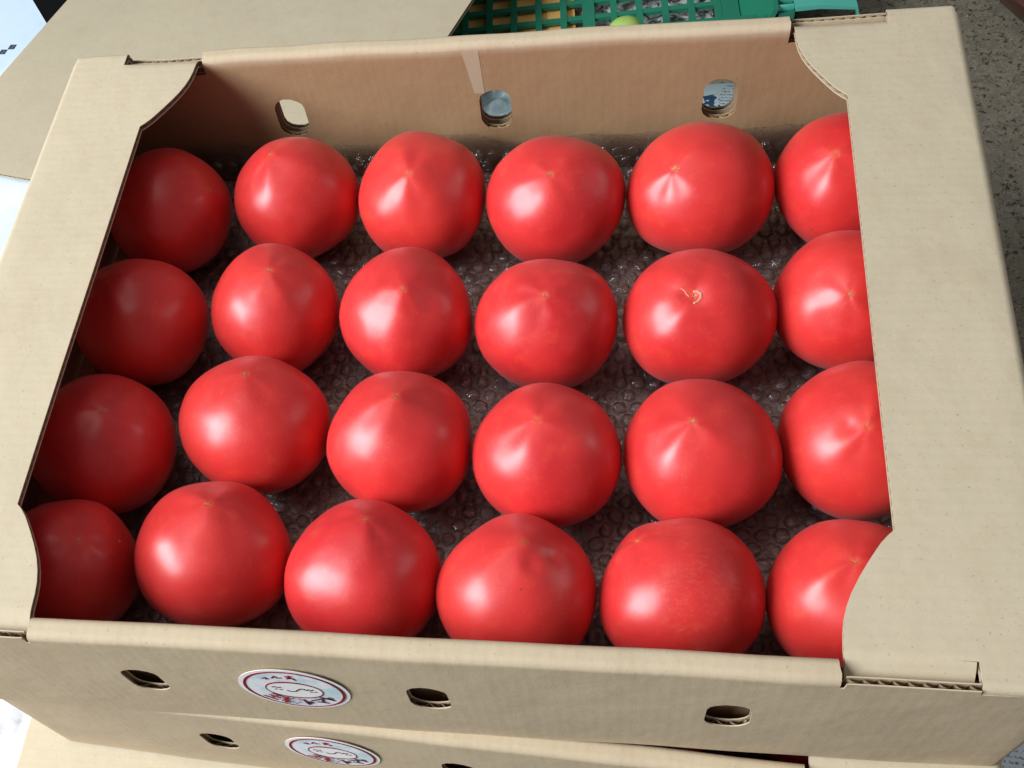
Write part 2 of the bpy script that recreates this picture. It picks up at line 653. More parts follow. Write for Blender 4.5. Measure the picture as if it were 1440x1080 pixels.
def flange_surface(sign, seed):
    def S(u, v):
        u = np.asarray(u, float)
        v = np.asarray(v, float)
        au = u
        u0 = A - R_F
        a = np.clip((au - u0) / R_F, 0, math.pi / 2)
        x = np.minimum(au, u0) + R_F * np.sin(a)
        dz = -R_F * (1 - np.cos(a)) - np.clip(au - u0 - R_F * math.pi / 2, 0, 1)
        av = np.abs(v)
        v0 = D - R_V
        b = np.clip((av - v0) / R_V, 0, math.pi / 2)
        lip = au < C2 + 0.0003
        yv = np.minimum(av, v0) + R_V * np.sin(b)
        dzv = -R_V * (1 - np.cos(b))
        ly = av
        lz = -np.clip(av - 0.1500, 0, 1) ** 2 * 58
        y = np.where(lip, ly, yv) * np.sign(v)
        z = dz + np.where(lip, lz, dzv)
        inner = np.clip((u0 - au) / 0.06, 0, 1)
        z = z + 0.0007 * np.sin(v * 14 + seed) * inner + 0.0003 * np.sin(v * 37 + u * 25 + seed * 3) * inner
        z = z + 0.00006 * np.sin(v * 2 * math.pi / 0.0046) * np.exp(-((au - A + 0.003) / 0.006) ** 2)
        x = x + 0.0005 * np.sin(v * 11 + seed) * sm(au, A - 0.03, A)
        if sign > 0:
            return np.stack([x, y, z], 1)
        return np.stack([-x, -y, z], 1)
    return S


def make_side(parent, sign, seed):
    S = flange_surface(sign, seed)
    VM = D - R_V + math.pi / 2 * R_V
    UE = A - R_F + math.pi / 2 * R_F + (H - R_F)
    sc = [(0.1483, 0.1600), (0.1483, 0.1560), (0.1481, 0.1510), (0.1484, 0.1450), (0.1491, 0.1400), (0.1504, 0.1350), (0.1523, 0.1300), (0.1548, 0.1250),
          (0.1580, 0.1195), (0.1605, 0.1155), (0.1628, 0.1120), (0.1655, 0.1088), (0.1679, 0.1066)]
    o = []
    o += [(x, -y) for x, y in sc]                       # front scoop, from the front wall inwards
    o += [(x, y) for x, y in reversed(sc)]
    o = o[::-1]                                         # back first -> front
    pts = list(o)                                       # ends at (0.1483,-0.1600)
    pts += [(C2 - 0.0004, -0.1600), (C2, -0.1535), (C2 + 0.0006, -0.1535), (C2 + 0.0007, -VM), (A - 0.0100, -VM)]
    rr = 0.0075
    cx, cy = A - 0.0100 + 0.0005, -VM + rr
    for k in range(1, 6):
        a = math.pi / 2 * k / 5
        pts.append((cx + rr * math.sin(a), cy - rr * math.cos(a)))
    pts += [(A + 0.001, -(D - 0.0052)), (UE, -(D - 0.0052)), (UE, D - 0.0052), (A + 0.001, D - 0.0052)]
    for k in range(5, 0, -1):
        a = math.pi / 2 * k / 5
        pts.append((cx + rr * math.sin(a), -(cy - rr * math.cos(a))))
    pts += [(A - 0.0100, VM), (C2 + 0.0007, VM), (C2 + 0.0006, 0.1535), (C2, 0.1535), (C2 - 0.0004, 0.1600)]
    ucuts = [x for x in np.arange(0.15, A - 0.006, 0.008)] + [C2 + 0.0003] + [A - R_F + R_F * math.pi / 2 * k / 7 for k in range(8)] + \
        list(np.arange(A + 0.012, UE, 0.02))
    vc = list(np.arange(-0.15, 0.1501, 0.0125)) + [s * (D - R_V + R_V * math.pi / 2 * k / 5) for k in range(5) for s in (-1, 1)] + \
        [s * y for y in (0.1500, 0.1518, 0.1536, 0.1554, 0.1572, 0.1588) for s in (-1, 1)]
    return board('end_flange', pts, [], sorted(ucuts), sorted(vc), S, 1, [M_FLANGE, M_MED], parent, flute_lim=(0, A + 0.01))


def make_carton():
    root = empty('tomato_carton')
    make_wall(root, -1, 1.3)
    make_wall(root, 1, 4.1)
    make_side(root, 1, 0.4)
    make_side(root, -1, 2.6)
    bm = bmesh.new()
    box_bm(bm, -A + 0.0032, A - 0.0032, -D + 0.0045, D - 0.0045, -H + 0.0002, -H + 0.0030)
    o = bm_obj('base_panel', bm, M_BASE, root, smooth=False)
    planar_uv(o)
    return root


# ------------------------------------------------------------------ round sticker
M_LAB, nt = mat('sticker_paper')
_o = coords(nt)
_n = noise(nt, _o, 95, 3, 0.6)
_sep = nt.nodes.new('ShaderNodeSeparateXYZ')
L(nt, _o, _sep.inputs[0])
_lc = mixc(nt, math_n(nt, 'MULTIPLY', sstep(nt, _n, 0.42, 0.62), 0.85), (0.88, 0.87, 0.92, 1), (0.50, 0.70, 0.76, 1))
principled(nt, Base_Color=_lc, Roughness=0.6, Specular_IOR_Level=0.2)
M_LABW, nt = mat('sticker_margin')
principled(nt, Base_Color=(0.92, 0.90, 0.90, 1), Roughness=0.6, Specular_IOR_Level=0.2)
M_INK, nt = mat('dark_red_ink')
principled(nt, Base_Color=(0.24, 0.006, 0.014, 1), Roughness=0.7, Specular_IOR_Level=0.1)
M_INKR, nt = mat('red_ink')
principled(nt, Base_Color=(0.40, 0.012, 0.02, 1), Roughness=0.7, Specular_IOR_Level=0.1)
M_INKD, nt = mat('violet_ink')
principled(nt, Base_Color=(0.09, 0.012, 0.03, 1), Roughness=0.7, Specular_IOR_Level=0.1)


def disc_bm(bm, rx, rz, y0, y1, n=48):
    """disc in the xz plane facing -y"""
    a = [bm.verts.new((rx * math.cos(2 * math.pi * i / n), y0, rz * math.sin(2 * math.pi * i / n))) for i in range(n)]
    b = [bm.verts.new((v.co.x, y1, v.co.z)) for v in a]
    bm.faces.new(a)
    bm.faces.new(b[::-1])
    for i in range(n):
        j = (i + 1) % n
        bm.faces.new((a[i], b[i], b[j], a[j]))


def ring_bm(bm, rx, rz, w, y0, y1, n=56, vary=0.0, ph=0.0, gap=None):
    rows = []
    for i in range(n + 1):
        a = 2 * math.pi * i / n
        ww = w * (1 + vary * math.sin(a * 2 + ph))
        c, s = math.cos(a), math.sin(a)
        rows.append([bm.verts.new((c * rx, y0, s * rz)), bm.verts.new((c * (rx - ww), y0, s * (rz - ww))),
                     bm.verts.new((c * (rx - ww), y1, s * (rz - ww))), bm.verts.new((c * rx, y1, s * rz))])
    for i in range(n):
        if gap and gap(2 * math.pi * (i + 0.5) / n):
            continue
        p, q = rows[i], rows[i + 1]
        for k in range(4):
            k2 = (k + 1) % 4
            bm.faces.new((p[k], p[k2], q[k2], q[k]))
    bmesh.ops.recalc_face_normals(bm, faces=bm.faces[:])


def stroke_bm(bm, pts, w, y0, y1):
    """flat pen stroke in the xz plane"""
    for (x0, z0), (x1, z1) in zip(pts[:-1], pts[1:]):
        dx, dz = x1 - x0, z1 - z0
        l = math.hypot(dx, dz) or 1
        nx, nz = -dz / l * w / 2, dx / l * w / 2
        ex, ez = dx / l * w * 0.3, dz / l * w * 0.3
        q = [(x0 + nx - ex, z0 + nz - ez), (x1 + nx + ex, z1 + nz + ez), (x1 - nx + ex, z1 - nz + ez), (x0 - nx - ex, z0 - nz - ez)]
        a = [bm.verts.new((x, y0, z)) for x, z in q]
        b = [bm.verts.new((x, y1, z)) for x, z in q]
        bm.faces.new(a)
        bm.faces.new(b[::-1])
        for i in range(4):
            j = (i + 1) % 4
            bm.faces.new((a[i], b[i], b[j], a[j]))
    bmesh.ops.recalc_face_normals(bm, faces=bm.faces[:])


def text_mesh(ch, size):
    cu = bpy.data.curves.new('lettering', 'FONT')
    cu.body = ch
    cu.size = size
    cu.align_x = 'CENTER'
    cu.align_y = 'CENTER'
    cu.offset = size * 0.026
    ob = bpy.data.objects.new('lettering', cu)
    C.objects.link(ob)
    dg = bpy.context.evaluated_depsgraph_get()
    me = bpy.data.meshes.new_from_object(ob.evaluated_get(dg))
    bpy.data.objects.remove(ob)
    return me


def make_sticker(parent, loc, tilt):
    y = -0.00020
    st = empty('round_sticker', loc)
    st.parent = parent
    st.rotation_euler = (0, tilt, 0)
    k = 1.06
    bm = bmesh.new()
    disc_bm(bm, 0.0222, 0.0222 * k, y, 0.0, 64)
    bm_obj('paper_disc', bm, M_LABW, st)
    bm = bmesh.new()
    disc_bm(bm, 0.0196, 0.0196 * k, y * 1.7, y, 64)
    bm_obj('printed_field', bm, M_LAB, st)
    bm = bmesh.new()
    ring_bm(bm, 0.0203, 0.0203 * k, 0.00085, y * 2.4, y * 1.0, vary=0.35, ph=1.6)
    bm_obj('outer_ring', bm, M_INK, st)
    bm = bmesh.new()
    disc_bm(bm, 0.0112, 0.0095, y * 2.1, y * 1.7, 40)
    bm_obj('inner_field', bm, M_LABW, st)
    bm = bmesh.new()
    ring_bm(bm, 0.0117, 0.0100, 0.00075, y * 2.6, y * 1.7, vary=0.5, ph=-1.6)
    bm_obj('inner_ring', bm, M_INK, st)
    # lettering round the ring
    for ch, ang, size, m in (('王', -138, 0.0078, M_INKR), ('様', -108, 0.0084, M_INKR), ('ト', -79, 0.0084, M_INKD), ('マ', -55, 0.0082, M_INKD), ('ト', -31, 0.0080, M_INKD)):
        me = text_mesh(ch, size)
        o = link('lettering', me, st, [m])
        a = math.radians(ang)
        r = 0.0148
        o.location = (r * math.cos(a), y * 2.9, r * k * math.sin(a))
        o.rotation_euler = (math.radians(90), 0, 0)
        o.rotation_euler = (Matrix.Rotation(-(a + math.pi / 2), 3, 'Y') @ Matrix.Rotation(math.pi / 2, 3, 'X')).to_euler()
    # small curved marks along the top
    bm = bmesh.new()
    for pts in ([(-0.0098, 0.0128), (-0.0086, 0.0138), (-0.0078, 0.0128)], [(-0.0086, 0.0122), (-0.0074, 0.0126)],
                [(-0.0058, 0.0138), (-0.0044, 0.0162), (-0.0036, 0.0150)], [(-0.0052, 0.0152), (-0.0040, 0.0158)], [(-0.0036, 0.0142), (-0.0018, 0.0148)],
                [(0.0002, 0.0170), (0.0030, 0.0172)], [(0.0018, 0.0178), (0.0016, 0.0150), (0.0004, 0.0140)], [(0.0004, 0.0156), (0.0032, 0.0148)], [(0.0022, 0.0150), (0.0036, 0.0132)]):
        stroke_bm(bm, pts, 0.00065, y * 2.7, y * 1.7)
    bm_obj('top_marks', bm, M_INK, st, smooth=False)
    # small marks in the middle
    bm = bmesh.new()
    for pts in ([(-0.0086, 0.0024), (-0.0074, 0.0032), (-0.0060, 0.0024), (-0.0048, 0.0030)], [(-0.0078, 0.0002), (-0.0070, 0.0002)], [(-0.0058, 0.0000), (-0.0050, 0.0000)],
                [(-0.0030, -0.0008), (-0.0014, -0.0018), (0.0004, -0.0012), (0.0016, 0.0008), (0.0030, 0.0024), (0.0044, 0.0024)],
                [(0.0044, 0.0018), (0.0054, 0.0010), (0.0060, 0.0022), (0.0072, 0.0014), (0.0080, 0.0022)], [(0.0064, -0.0006), (0.0072, -0.0006)], [(0.0082, -0.0004), (0.0090, -0.0004)]):
        stroke_bm(bm, pts, 0.00055, y * 2.9, y * 2.1)
    bm_obj('centre_marks', bm, M_INKD, st, smooth=False)
    return st


# ------------------------------------------------------------------ build the three cartons
carton = make_carton()
carton['label'] = 'top kraft carton of the stack, open and packed with rows of red tomatoes'
tag(carton, cat='carton', group='stacked tomato cartons')
low = copy_tree(carton)
low.location = (0.0090, -0.0062, -H - 0.0002)
low.rotation_euler = (0, 0, -0.045)
tag(low, 'middle kraft carton with a round sticker, under the open tomato carton', 'carton', 'stacked tomato cartons')
third = empty('closed_carton', (-0.0225, -0.030, -2 * H - 0.0040), -0.015)
bm = bmesh.new()
box_bm(bm, -A, A, -D, D, -H + 0.0036, -T - 0.0003)
o = bm_obj('body', bm, M_FLANGE, third, bevel=0.004)
planar_uv(o)
for sgn in (-1, 1):
    bm = bmesh.new()
    y0_, y1_ = (-D, -0.0006) if sgn < 0 else (0.0006, D)
    box_bm(bm, -A, A, y0_, y1_, -T, 0.0)
    o = bm_obj('top_flap', bm, M_FLANGE, third, bevel=0.0012)
    planar_uv(o)
tag(third, 'lowest kraft carton, closed, its pale plain top showing at the bottom left', 'carton', 'stacked tomato cartons')
bm = bmesh.new()
box_bm(bm, -A + 0.006, A - 0.006, -D + 0.006, D - 0.006, -0.0016, 0.0016)
pad = planar_uv(bm_obj('shadow_gap_spacer', bm, M_BASE, smooth=False))  # added unseen spacer; the gap it opens gives a dark band of shade
pad.location = (0.0090, -0.0062, -2 * H - 0.0020)
pad.rotation_euler = (0, 0, -0.045)
tag(pad, 'added brown spacer that opens a shadow gap between the two lower cartons', 'added spacer')
# stickers (sit just proud of the bowed front walls)
_S = wall_surface(-1, 1.3)
for _c, _x, _z, _t in ((carton, -0.0505, -0.0405, 2), (low, -0.0560, -0.0350, -3)):
    _y = min(_S(np.array([_x + a]), np.array([H + _z + b]))[0][1] for a in (-.02, -.01, 0, .01, .02) for b in (-.02, -.01, 0, .01, .02))
    make_sticker(_c, (_x, _y + 0.00005, _z), math.radians(_t))

# ------------------------------------------------------------------ tomatoes
RM = np.array(M.to_3x3())


def ray(u, v):
    d = RM @ np.array([(u - 720 + 126.644) / FPX, -(v - 540 - 141.924) / FPX, -1.0])
    return d / np.linalg.norm(d)


# photo measurements: centre x, y, width, height, tip x, tip y
TOM = [
    (240, 298, 175, 180, 295, 268), (418, 280, 178, 172, 381, 218), (594, 278, 184, 182, 575, 243), (781, 283, 196, 188, 773, 243), (984, 268, 204, 195, 948, 235), (1185, 255, 190, 192, 1175, 215),
    (200, 453, 190, 184, 149, 393), (388, 436, 183, 186, 378, 380), (572, 445, 190, 195, 567, 407), (768, 457, 203, 187, 765, 415), (981, 448, 212, 195, 975, 412), (1190, 425, 200, 205, 1195, 413),
    (145, 626, 210, 205, 140, 573), (360, 598, 217, 200, 343, 522), (564, 622, 212, 203, 556, 560), (768, 642, 212, 208, 755, 588), (985, 640, 218, 222, 974, 592), (1205, 620, 214, 228, 1220, 598),
    (100, 797, 195, 195, 112, 758), (301, 780, 225, 215, 292, 707), (512, 812, 224, 225, 512, 730), (727, 835, 226, 225, 736, 765), (957, 840, 234, 230, 894, 758), (1192, 842, 226, 228, 1203, 789)]
#       cone  nip   dents (dx, dy, width, depth) in the tangent plane of the tip, x to the right, y away
SHAPE = {
    0: (.03, .01, []), 1: (.07, .03, []), 2: (.05, .03, [(.45, .1, .22, .02)]), 3: (.04, .02, [(.75, -.1, .25, .03)]), 4: (.03, .02, []), 5: (.04, .02, [(.1, -.3, .2, .02)]),
    6: (.03, .0, []), 7: (.05, .02, []), 8: (.08, .04, [(.36, -.12, .30, .040), (-.5, .15, .25, .02)]), 9: (.05, .02, []), 10: (.0, -.03, [(-.12, .0, .10, .03), (.05, .0, .14, .03)]), 11: (.04, -.01, [(-.35, .0, .20, .028), (-.3, -.35, .2, .02), (-.5, .25, .15, .015)]),
    12: (.02, .0, []), 13: (.05, .01, [(.3, .1, .3, .01)]), 14: (.11, .035, [(.26, -.22, .26, .040)]), 15: (.04, .02, []), 16: (.05, .02, []), 17: (.03, .02, [(-.22, .02, .12, .03)]),
    18: (.02, .0, []), 19: (.07, .02, []), 20: (.08, .02, [(.4, .1, .25, .015)]), 21: (.10, .03, [(.12, -.22, .15, .045), (.40, -.05, .12, .03)]), 22: (.02, .0, []), 23: (.03, .0, [(.0, -.4, .3, .02)])}
POSW = {0: 'in the dark back left corner under the flange', 5: 'at the back right corner beside the right flange', 18: 'in the dark front left corner under the flange',
        23: 'in the front right corner beside the right flange'}
LAB = [
    'dark shaded tomato in the back left corner of the carton',
    'tomato with a thin raised tip below the leftmost slot of the back wall',
    'rounded tomato in the back row, just left of the middle slot of the back wall',
    'boxy tomato in the back row, just right of the middle slot of the back wall',
    'large tomato in the back row directly below the right slot of the back wall',
    'back row tomato half hidden by the right flange',
    'shaded tomato at the left flange in the second row from the back',
    'tomato second from the left flange in the second row from the back',
    'tomato with a hollow beside its tip, third from left in the second row',
    'smooth tomato with a star scar, fourth from left in the second row',
    'tomato with a curled pale crack at its tip, second row from the back',
    'tomato with wavy bright dimples at the right flange, second row from the back',
    'shaded tomato at the left flange in the third row from the back',
    'wide smooth tomato second from the left flange in the third row',
    'strongly pointed tomato, third from left in the third row from the back',
    'tomato with a yellow star scar, fourth from left in the third row',
    'tall round tomato, fifth from left in the third row from the back',
    'third row tomato cut by the right flange, dimple beside its scar',
    'dark shaded tomato in the front left corner of the carton',
    'pointed tomato at the front wall, above the leftmost slot',
    'pointed tomato at the front wall, right above the round sticker',
    'front row tomato with a blunt beak tip and folded hollow, fourth from left',
    'front row tomato with scuffed orange streaks and its scar off to the left',
    'front right corner tomato beside the scooped end of the right flange']

FLOOR = -H + 0.0030 + 0.0036


def fbm(P, scale, seed):
    out = np.empty(len(P))
    for i, p in enumerate(P):
        out[i] = mnoise.noise(Vector((p[0] * scale + seed, p[1] * scale - seed * 0.7, p[2] * scale + 3.3)))
    return out


def build_tomato(i, c, rad3, tipdir, cone, nip, dents, seed, name='tomato', parent=None):
    rs = np.random.RandomState(seed)
    nt_, nph = 54, 72
    # non uniform theta, denser near the tip
    th = (np.linspace(0, 1, nt_) ** 1.35) * math.pi
    ph = np.linspace(0, 2 * math.pi, nph, endpoint=False)
    TH, PH = np.meshgrid(th[1:-1], ph, indexing='ij')
    TH = np.concatenate([[0.0], TH.ravel(), [math.pi]])
    PH = np.concatenate([[0.0], PH.ravel(), [0.0]])
    loc = np.stack([np.sin(TH) * np.cos(PH), np.sin(TH) * np.sin(PH), np.cos(TH)], 1)
    z = np.array(tipdir) / np.linalg.norm(tipdir)
    x = np.array([1.0, 0, 0]); x -= z * (x @ z); x /= np.linalg.norm(x)
    y = np.cross(z, x)
    R = np.stack([x, y, z], 1)
    dirs = loc @ R.T
    r = np.ones(len(TH))
    lob = np.zeros(len(TH))
    for k, amp in ((2, .014), (3, .016), (4, .015), (5, .011)):
        lob += amp * rs.uniform(.3, 1.0) * np.cos(k * PH + rs.uniform(0, 6.28))
    r += lob * np.sin(TH) ** 1.0
    rid = sum(a * np.cos(k * PH + rs.uniform(0, 6.28)) for k, a in ((3, .007), (5, .005), (7, .0025)))
    r += rid * np.exp(-((TH - .38) / .30) ** 2) * np.clip(TH / .25, 0, 1)
    r -= 0.035 * np.exp(-((TH - .0) / .75) ** 2)                       # flattened crown
    r += cone * 0.85 * np.exp(-(TH / .37) ** 2) + nip * 0.55 * np.exp(-(TH / .12) ** 2)
    r -= 0.008 * np.exp(-(TH / .035) ** 2)
    r += 0.024 * fbm(dirs, 1.5, seed * 1.7) + 0.006 * fbm(dirs, 3.8, seed * 3.1)
    for dx, dy, w, dep in dents:
        dd = np.array([dx, dy, 1.0]); dd /= np.linalg.norm(dd)
        ang = np.arccos(np.clip(loc @ dd, -1, 1))
        r -= dep * np.exp(-(ang / w) ** 2)
    r -= 0.06 * np.exp(-((math.pi - TH) / .35) ** 2)                   # stem end hollow
    P = dirs * r[:, None] * np.array(rad3)
    Pl = P @ R                                                          # local frame with z = tip axis
    F = []
    n = nph
    for j in range(n):
        F.append((0, 1 + j, 1 + (j + 1) % n))
    for a in range(nt_ - 3):
        for j in range(n):
            p = 1 + a * n
            F.append((p + j, p + n + j, p + n + (j + 1) % n, p + (j + 1) % n))
    last = 1 + (nt_ - 2) * n
    p = 1 + (nt_ - 3) * n
    for j in range(n):
        F.append((p + j, last, p + (j + 1) % n))
    root = empty(name, tuple(c))
    root.rotation_euler = Matrix(R.tolist()).to_euler()
    if parent is not None:
        root.parent = parent
    me = mesh_from('skin', Pl, F, True, 180)
    link('skin', me, root, [M_TOM2 if i == 22 else M_TOM])
    # blossom scar: small uneven star pressed on the tip
    bm = bmesh.new()
    arms = rs.randint(5, 7)
    ztip = Pl[0][2]
    prof = lambda rr: float(np.interp(math.atan2(rr, ztip), th[1:-1], [Pl[1 + a * n:1 + (a + 1) * n, 2].mean() for a in range(nt_ - 2)]))
    sc = rs.uniform(0.6, 1.4)
    for k in range(arms):
        a = 2 * math.pi * (k + rs.uniform(-.25, .25)) / arms
        ln = rs.uniform(0.0004, 0.0018) * sc
        w = rs.uniform(0.00010, 0.00024) * sc
        ca, sa = math.cos(a), math.sin(a)
        zz = prof(ln)
        z0 = max(ztip, prof(0.0003)) + 0.00008
        q = [(-sa * w, ca * w, z0), (sa * w, -ca * w, z0), (ca * ln + sa * w * .3, sa * ln - ca * w * .3, zz + 0.00010), (ca * ln - sa * w * .3, sa * ln + ca * w * .3, zz + 0.00010)]
        lo_ = [bm.verts.new((b[0], b[1], b[2] - 0.0004)) for b in q]
        hi_ = [bm.verts.new((b[0], b[1], b[2] + 0.00008)) for b in q]
        bm.faces.new(hi_)
        bm.faces.new(lo_[::-1])
        for s in range(4):
            s2 = (s + 1) % 4
            bm.faces.new((lo_[s], lo_[s2], hi_[s2], hi_[s]))
    bmesh.ops.create_icosphere(bm, subdivisions=1, radius=0.00042 * sc, matrix=Matrix.Translation((0, 0, ztip)) @ Matrix.Diagonal((1, 1, .6, 1)))
    bmesh.ops.recalc_face_normals(bm, faces=bm.faces[:])
    bm_obj('blossom_scar', bm, M_SCAR, root)
    return root, Pl, R


centres = []
for i, (u, v, w, h, tu, tv) in enumerate(TOM):
    d = ray(u, v)
    rz = 0.0315
    zc = FLOOR + rz * 0.97
    t = (zc - CAM.z) / d[2]
    c = np.array(CAM) + d * t
    depth = -(RM.T @ (c - np.array(CAM)))[2]
    rx, ry = w / 2 * depth / FPX * 0.985, h / 2 * depth / FPX * 0.99
    centres.append([c, rx, ry, rz])
# keep neighbours from sinking into one another
for it in range(40):
    for i in range(24):
        for j in range(i + 1, 24):
            ci, rxi, ryi, _ = centres[i]
            cj, rxj, ryj, _ = centres[j]
            dv = cj - ci
            dist = np.linalg.norm(dv)
            hor = abs(dv[0]) > abs(dv[1])
            need = ((rxi + rxj) if hor else (ryi + ryj)) * (0.985 if hor else 0.98)
            if dist < need:
                s = dv / dist * (need - dist) * 0.25
                centres[i][0] = ci - s
                centres[j][0] = cj + s
for i, (c, rx, ry, rz) in enumerate(centres):
    rr = (rx + ry + rz) / 3
    o = np.array(CAM)
    d = ray(TOM[i][4], TOM[i][5])
    oc = o - c
    b = oc @ d
    disc = b * b - (oc @ oc - rr * rr)
    p = o + d * (-b - math.sqrt(max(disc, 0)))
    tip = (p - c) / np.linalg.norm(p - c)
    cone, nip, dents = SHAPE[i]
    root, Pl, R = build_tomato(i, c, (rx, ry, rz), tip, cone, nip, dents, 11 + i * 3)
    tag(root, LAB[i], 'tomato', 'tomatoes packed in the open carton')
    if i == 10:      # healed curled crack beside the tip
        bm = bmesh.new()
        ztip = Pl[0][2]
        for pts, w in (([(-0.0052, 0.0034), (-0.0040, 0.0026), (-0.0032, 0.0012), (-0.0022, 0.0002)], 0.0005),
                       ([(0.0002, 0.0020), (0.0018, 0.0019), (0.0030, 0.0008), (0.0030, -0.0010), (0.0018, -0.0026), (0.0004, -0.0034)], 0.0009)):
            prev = None
            for (a, b2) in pts:
                ang = math.atan2(math.hypot(a, b2), ztip)
                k = int(np.argmin(np.linalg.norm(Pl[:, :2] - np.array([a, b2]), axis=1) + (Pl[:, 2] < 0) * 9))
                pz = Pl[k][2] + 0.00005
                bmesh.ops.create_icosphere(bm, subdivisions=1, radius=w * 0.8, matrix=Matrix.Translation((a, b2, pz)))
                if prev:
                    for f in (0.25, 0.5, 0.75):
                        q = Vector(prev).lerp(Vector((a, b2, pz)), f)
                        bmesh.ops.create_icosphere(bm, subdivisions=1, radius=w * 0.75, matrix=Matrix.Translation(q))
                prev = (a, b2, pz)
        bm_obj('healed_crack', bm, M_SCARD, root)

# streak of light put in as a pale strip on the inside of the back wall, from the rim to the middle slot
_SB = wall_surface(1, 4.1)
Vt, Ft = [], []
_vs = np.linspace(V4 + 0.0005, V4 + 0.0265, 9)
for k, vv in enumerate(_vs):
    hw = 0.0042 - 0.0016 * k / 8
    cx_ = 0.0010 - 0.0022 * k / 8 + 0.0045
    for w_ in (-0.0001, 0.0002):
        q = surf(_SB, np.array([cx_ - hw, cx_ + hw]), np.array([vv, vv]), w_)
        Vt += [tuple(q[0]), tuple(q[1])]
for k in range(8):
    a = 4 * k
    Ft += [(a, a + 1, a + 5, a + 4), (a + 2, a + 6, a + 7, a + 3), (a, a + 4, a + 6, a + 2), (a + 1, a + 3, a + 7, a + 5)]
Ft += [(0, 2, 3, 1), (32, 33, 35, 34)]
M_STREAK = simple('painted_streak', (0.52, 0.42, 0.28), 0.45, 0.05, 60)
link('light_streak', mesh_from('light_streak', Vt, Ft, False), carton, [M_STREAK])

# two tomatoes of the middle carton, glimpsed through the gap under the top one
for (x, y, sd, lb) in ((0.092, -0.1190, 301, 'tomato in the middle carton seen dimly through the gap, left one'),
                       (0.160, -0.1180, 304, 'tomato in the middle carton by the right end of the dark gap')):
    r_, _, _ = build_tomato(0, (x, y - 0.006, FLOOR - H + 0.0305), (0.0325, 0.0325, 0.031), (0.1, 0.1, 1), .04, .01, [], sd)
    tag(r_, lb, 'tomato', 'tomatoes in the middle carton')


# ------------------------------------------------------------------ bubble wrap lining
def make_bubble_wrap():
    pitch = 0.0084
    V, F = [], []
    z0 = -H + 0.0034
    ybend = DIN - 0.010

    def S(x, y):
        nz = 0.0010 * mnoise.noise(Vector((x * 60, y * 60, 1.0))) + 0.0005 * mnoise.noise(Vector((x * 170, y * 170, 5.0)))
        wav = 0.0012 * mnoise.noise(Vector((x * 25, 3.0, 8.0)))
        if y <= ybend:
            return Vector((x, y, z0 + 0.0008 + nz)), Vector((0, 0, 1))
        r = 0.007
        s = (y - ybend) / r
        a = min(s, math.pi / 2)
        over = max(0, (y - ybend) - r * math.pi / 2)
        lean = 0.10
        p = Vector((x, ybend + r * math.sin(a) - over * lean - abs(nz) * 1.5 - 0.0005 + wav, z0 + 0.0008 + r * (1 - math.cos(a)) + over))
        return p, Vector((0, -math.sin(a), math.cos(a)))
    x0, x1, y0, y1 = -A + 0.012, A - 0.012, -DIN + 0.006, ybend + 0.0335
    ytop = lambda x: y1 + 0.007 * mnoise.noise(Vector((x * 22, 9.0, 2.0))) + 0.003 * mnoise.noise(Vector((x * 75, 9.0, 2.0)))
    # base film
    nx, ny = 110, 84
    for j in range(ny + 1):
        for i in range(nx + 1):
            xx = x0 + (x1 - x0) * i / nx
            p, n = S(xx, y0 + (ytop(xx) - y0) * j / ny)
            V.append(p)
    for j in range(ny):
        for i in range(nx):
            a = j * (nx + 1) + i
            F.append((a, a + 1, a + nx + 2, a + nx + 1))
    rows = int((y1 - y0) / (pitch * 0.866)) - 1
    cols = int((x1 - x0) / pitch) - 1
    for j in range(rows):
        for i in range(cols):
            bx = x0 + pitch * (0.8 + i + 0.5 * (j % 2))
            by = y0 + pitch * 0.7 + j * pitch * 0.866
            if by > ytop(bx) - 0.003:
                continue
            p, n = S(bx, by)
            tx = Vector((1, 0, 0))
            ty = n.cross(tx)
            rb = 0.0036 * random.uniform(0.85, 1.05)
            hb = 0.0026 * random.choice((1, 1, 0.8, 0.6, 0.4, 0.2))
            hb = hb * 1.0
            k = 12
            base = len(V)
            for rr, hh in ((1.0, -0.05), (0.97, 0.42), (0.84, 0.78), (0.5, 0.98)):
                for s in range(k):
                    a = 2 * math.pi * s / k
                    jx = 1 + random.uniform(-0.12, 0.12)
                    V.append(p + tx * (rb * rr * jx * math.cos(a)) + ty * (rb * rr * jx * math.sin(a)) + n * (hb * (hh + random.uniform(-0.13, 0.13) * (hh > 0))))
            V.append(p + n * hb * random.uniform(0.9, 1.02))
            for ring in range(3):
                for s in range(k):
                    s2 = (s + 1) % k
                    F.append((base + ring * k + s, base + ring * k + s2, base + (ring + 1) * k + s2, base + (ring + 1) * k + s))
            for s in range(k):
                F.append((base + 3 * k + s, base + 3 * k + (s + 1) % k, base + 4 * k))
    me = mesh_from('bubble_wrap', V, F, True, 180)
    o = link('bubble_wrap', me, None, [M_BUB])
    tag(o, 'clear bubble wrap lining the carton floor and back edge under the tomatoes', 'bubble wrap')
    return o


make_bubble_wrap()

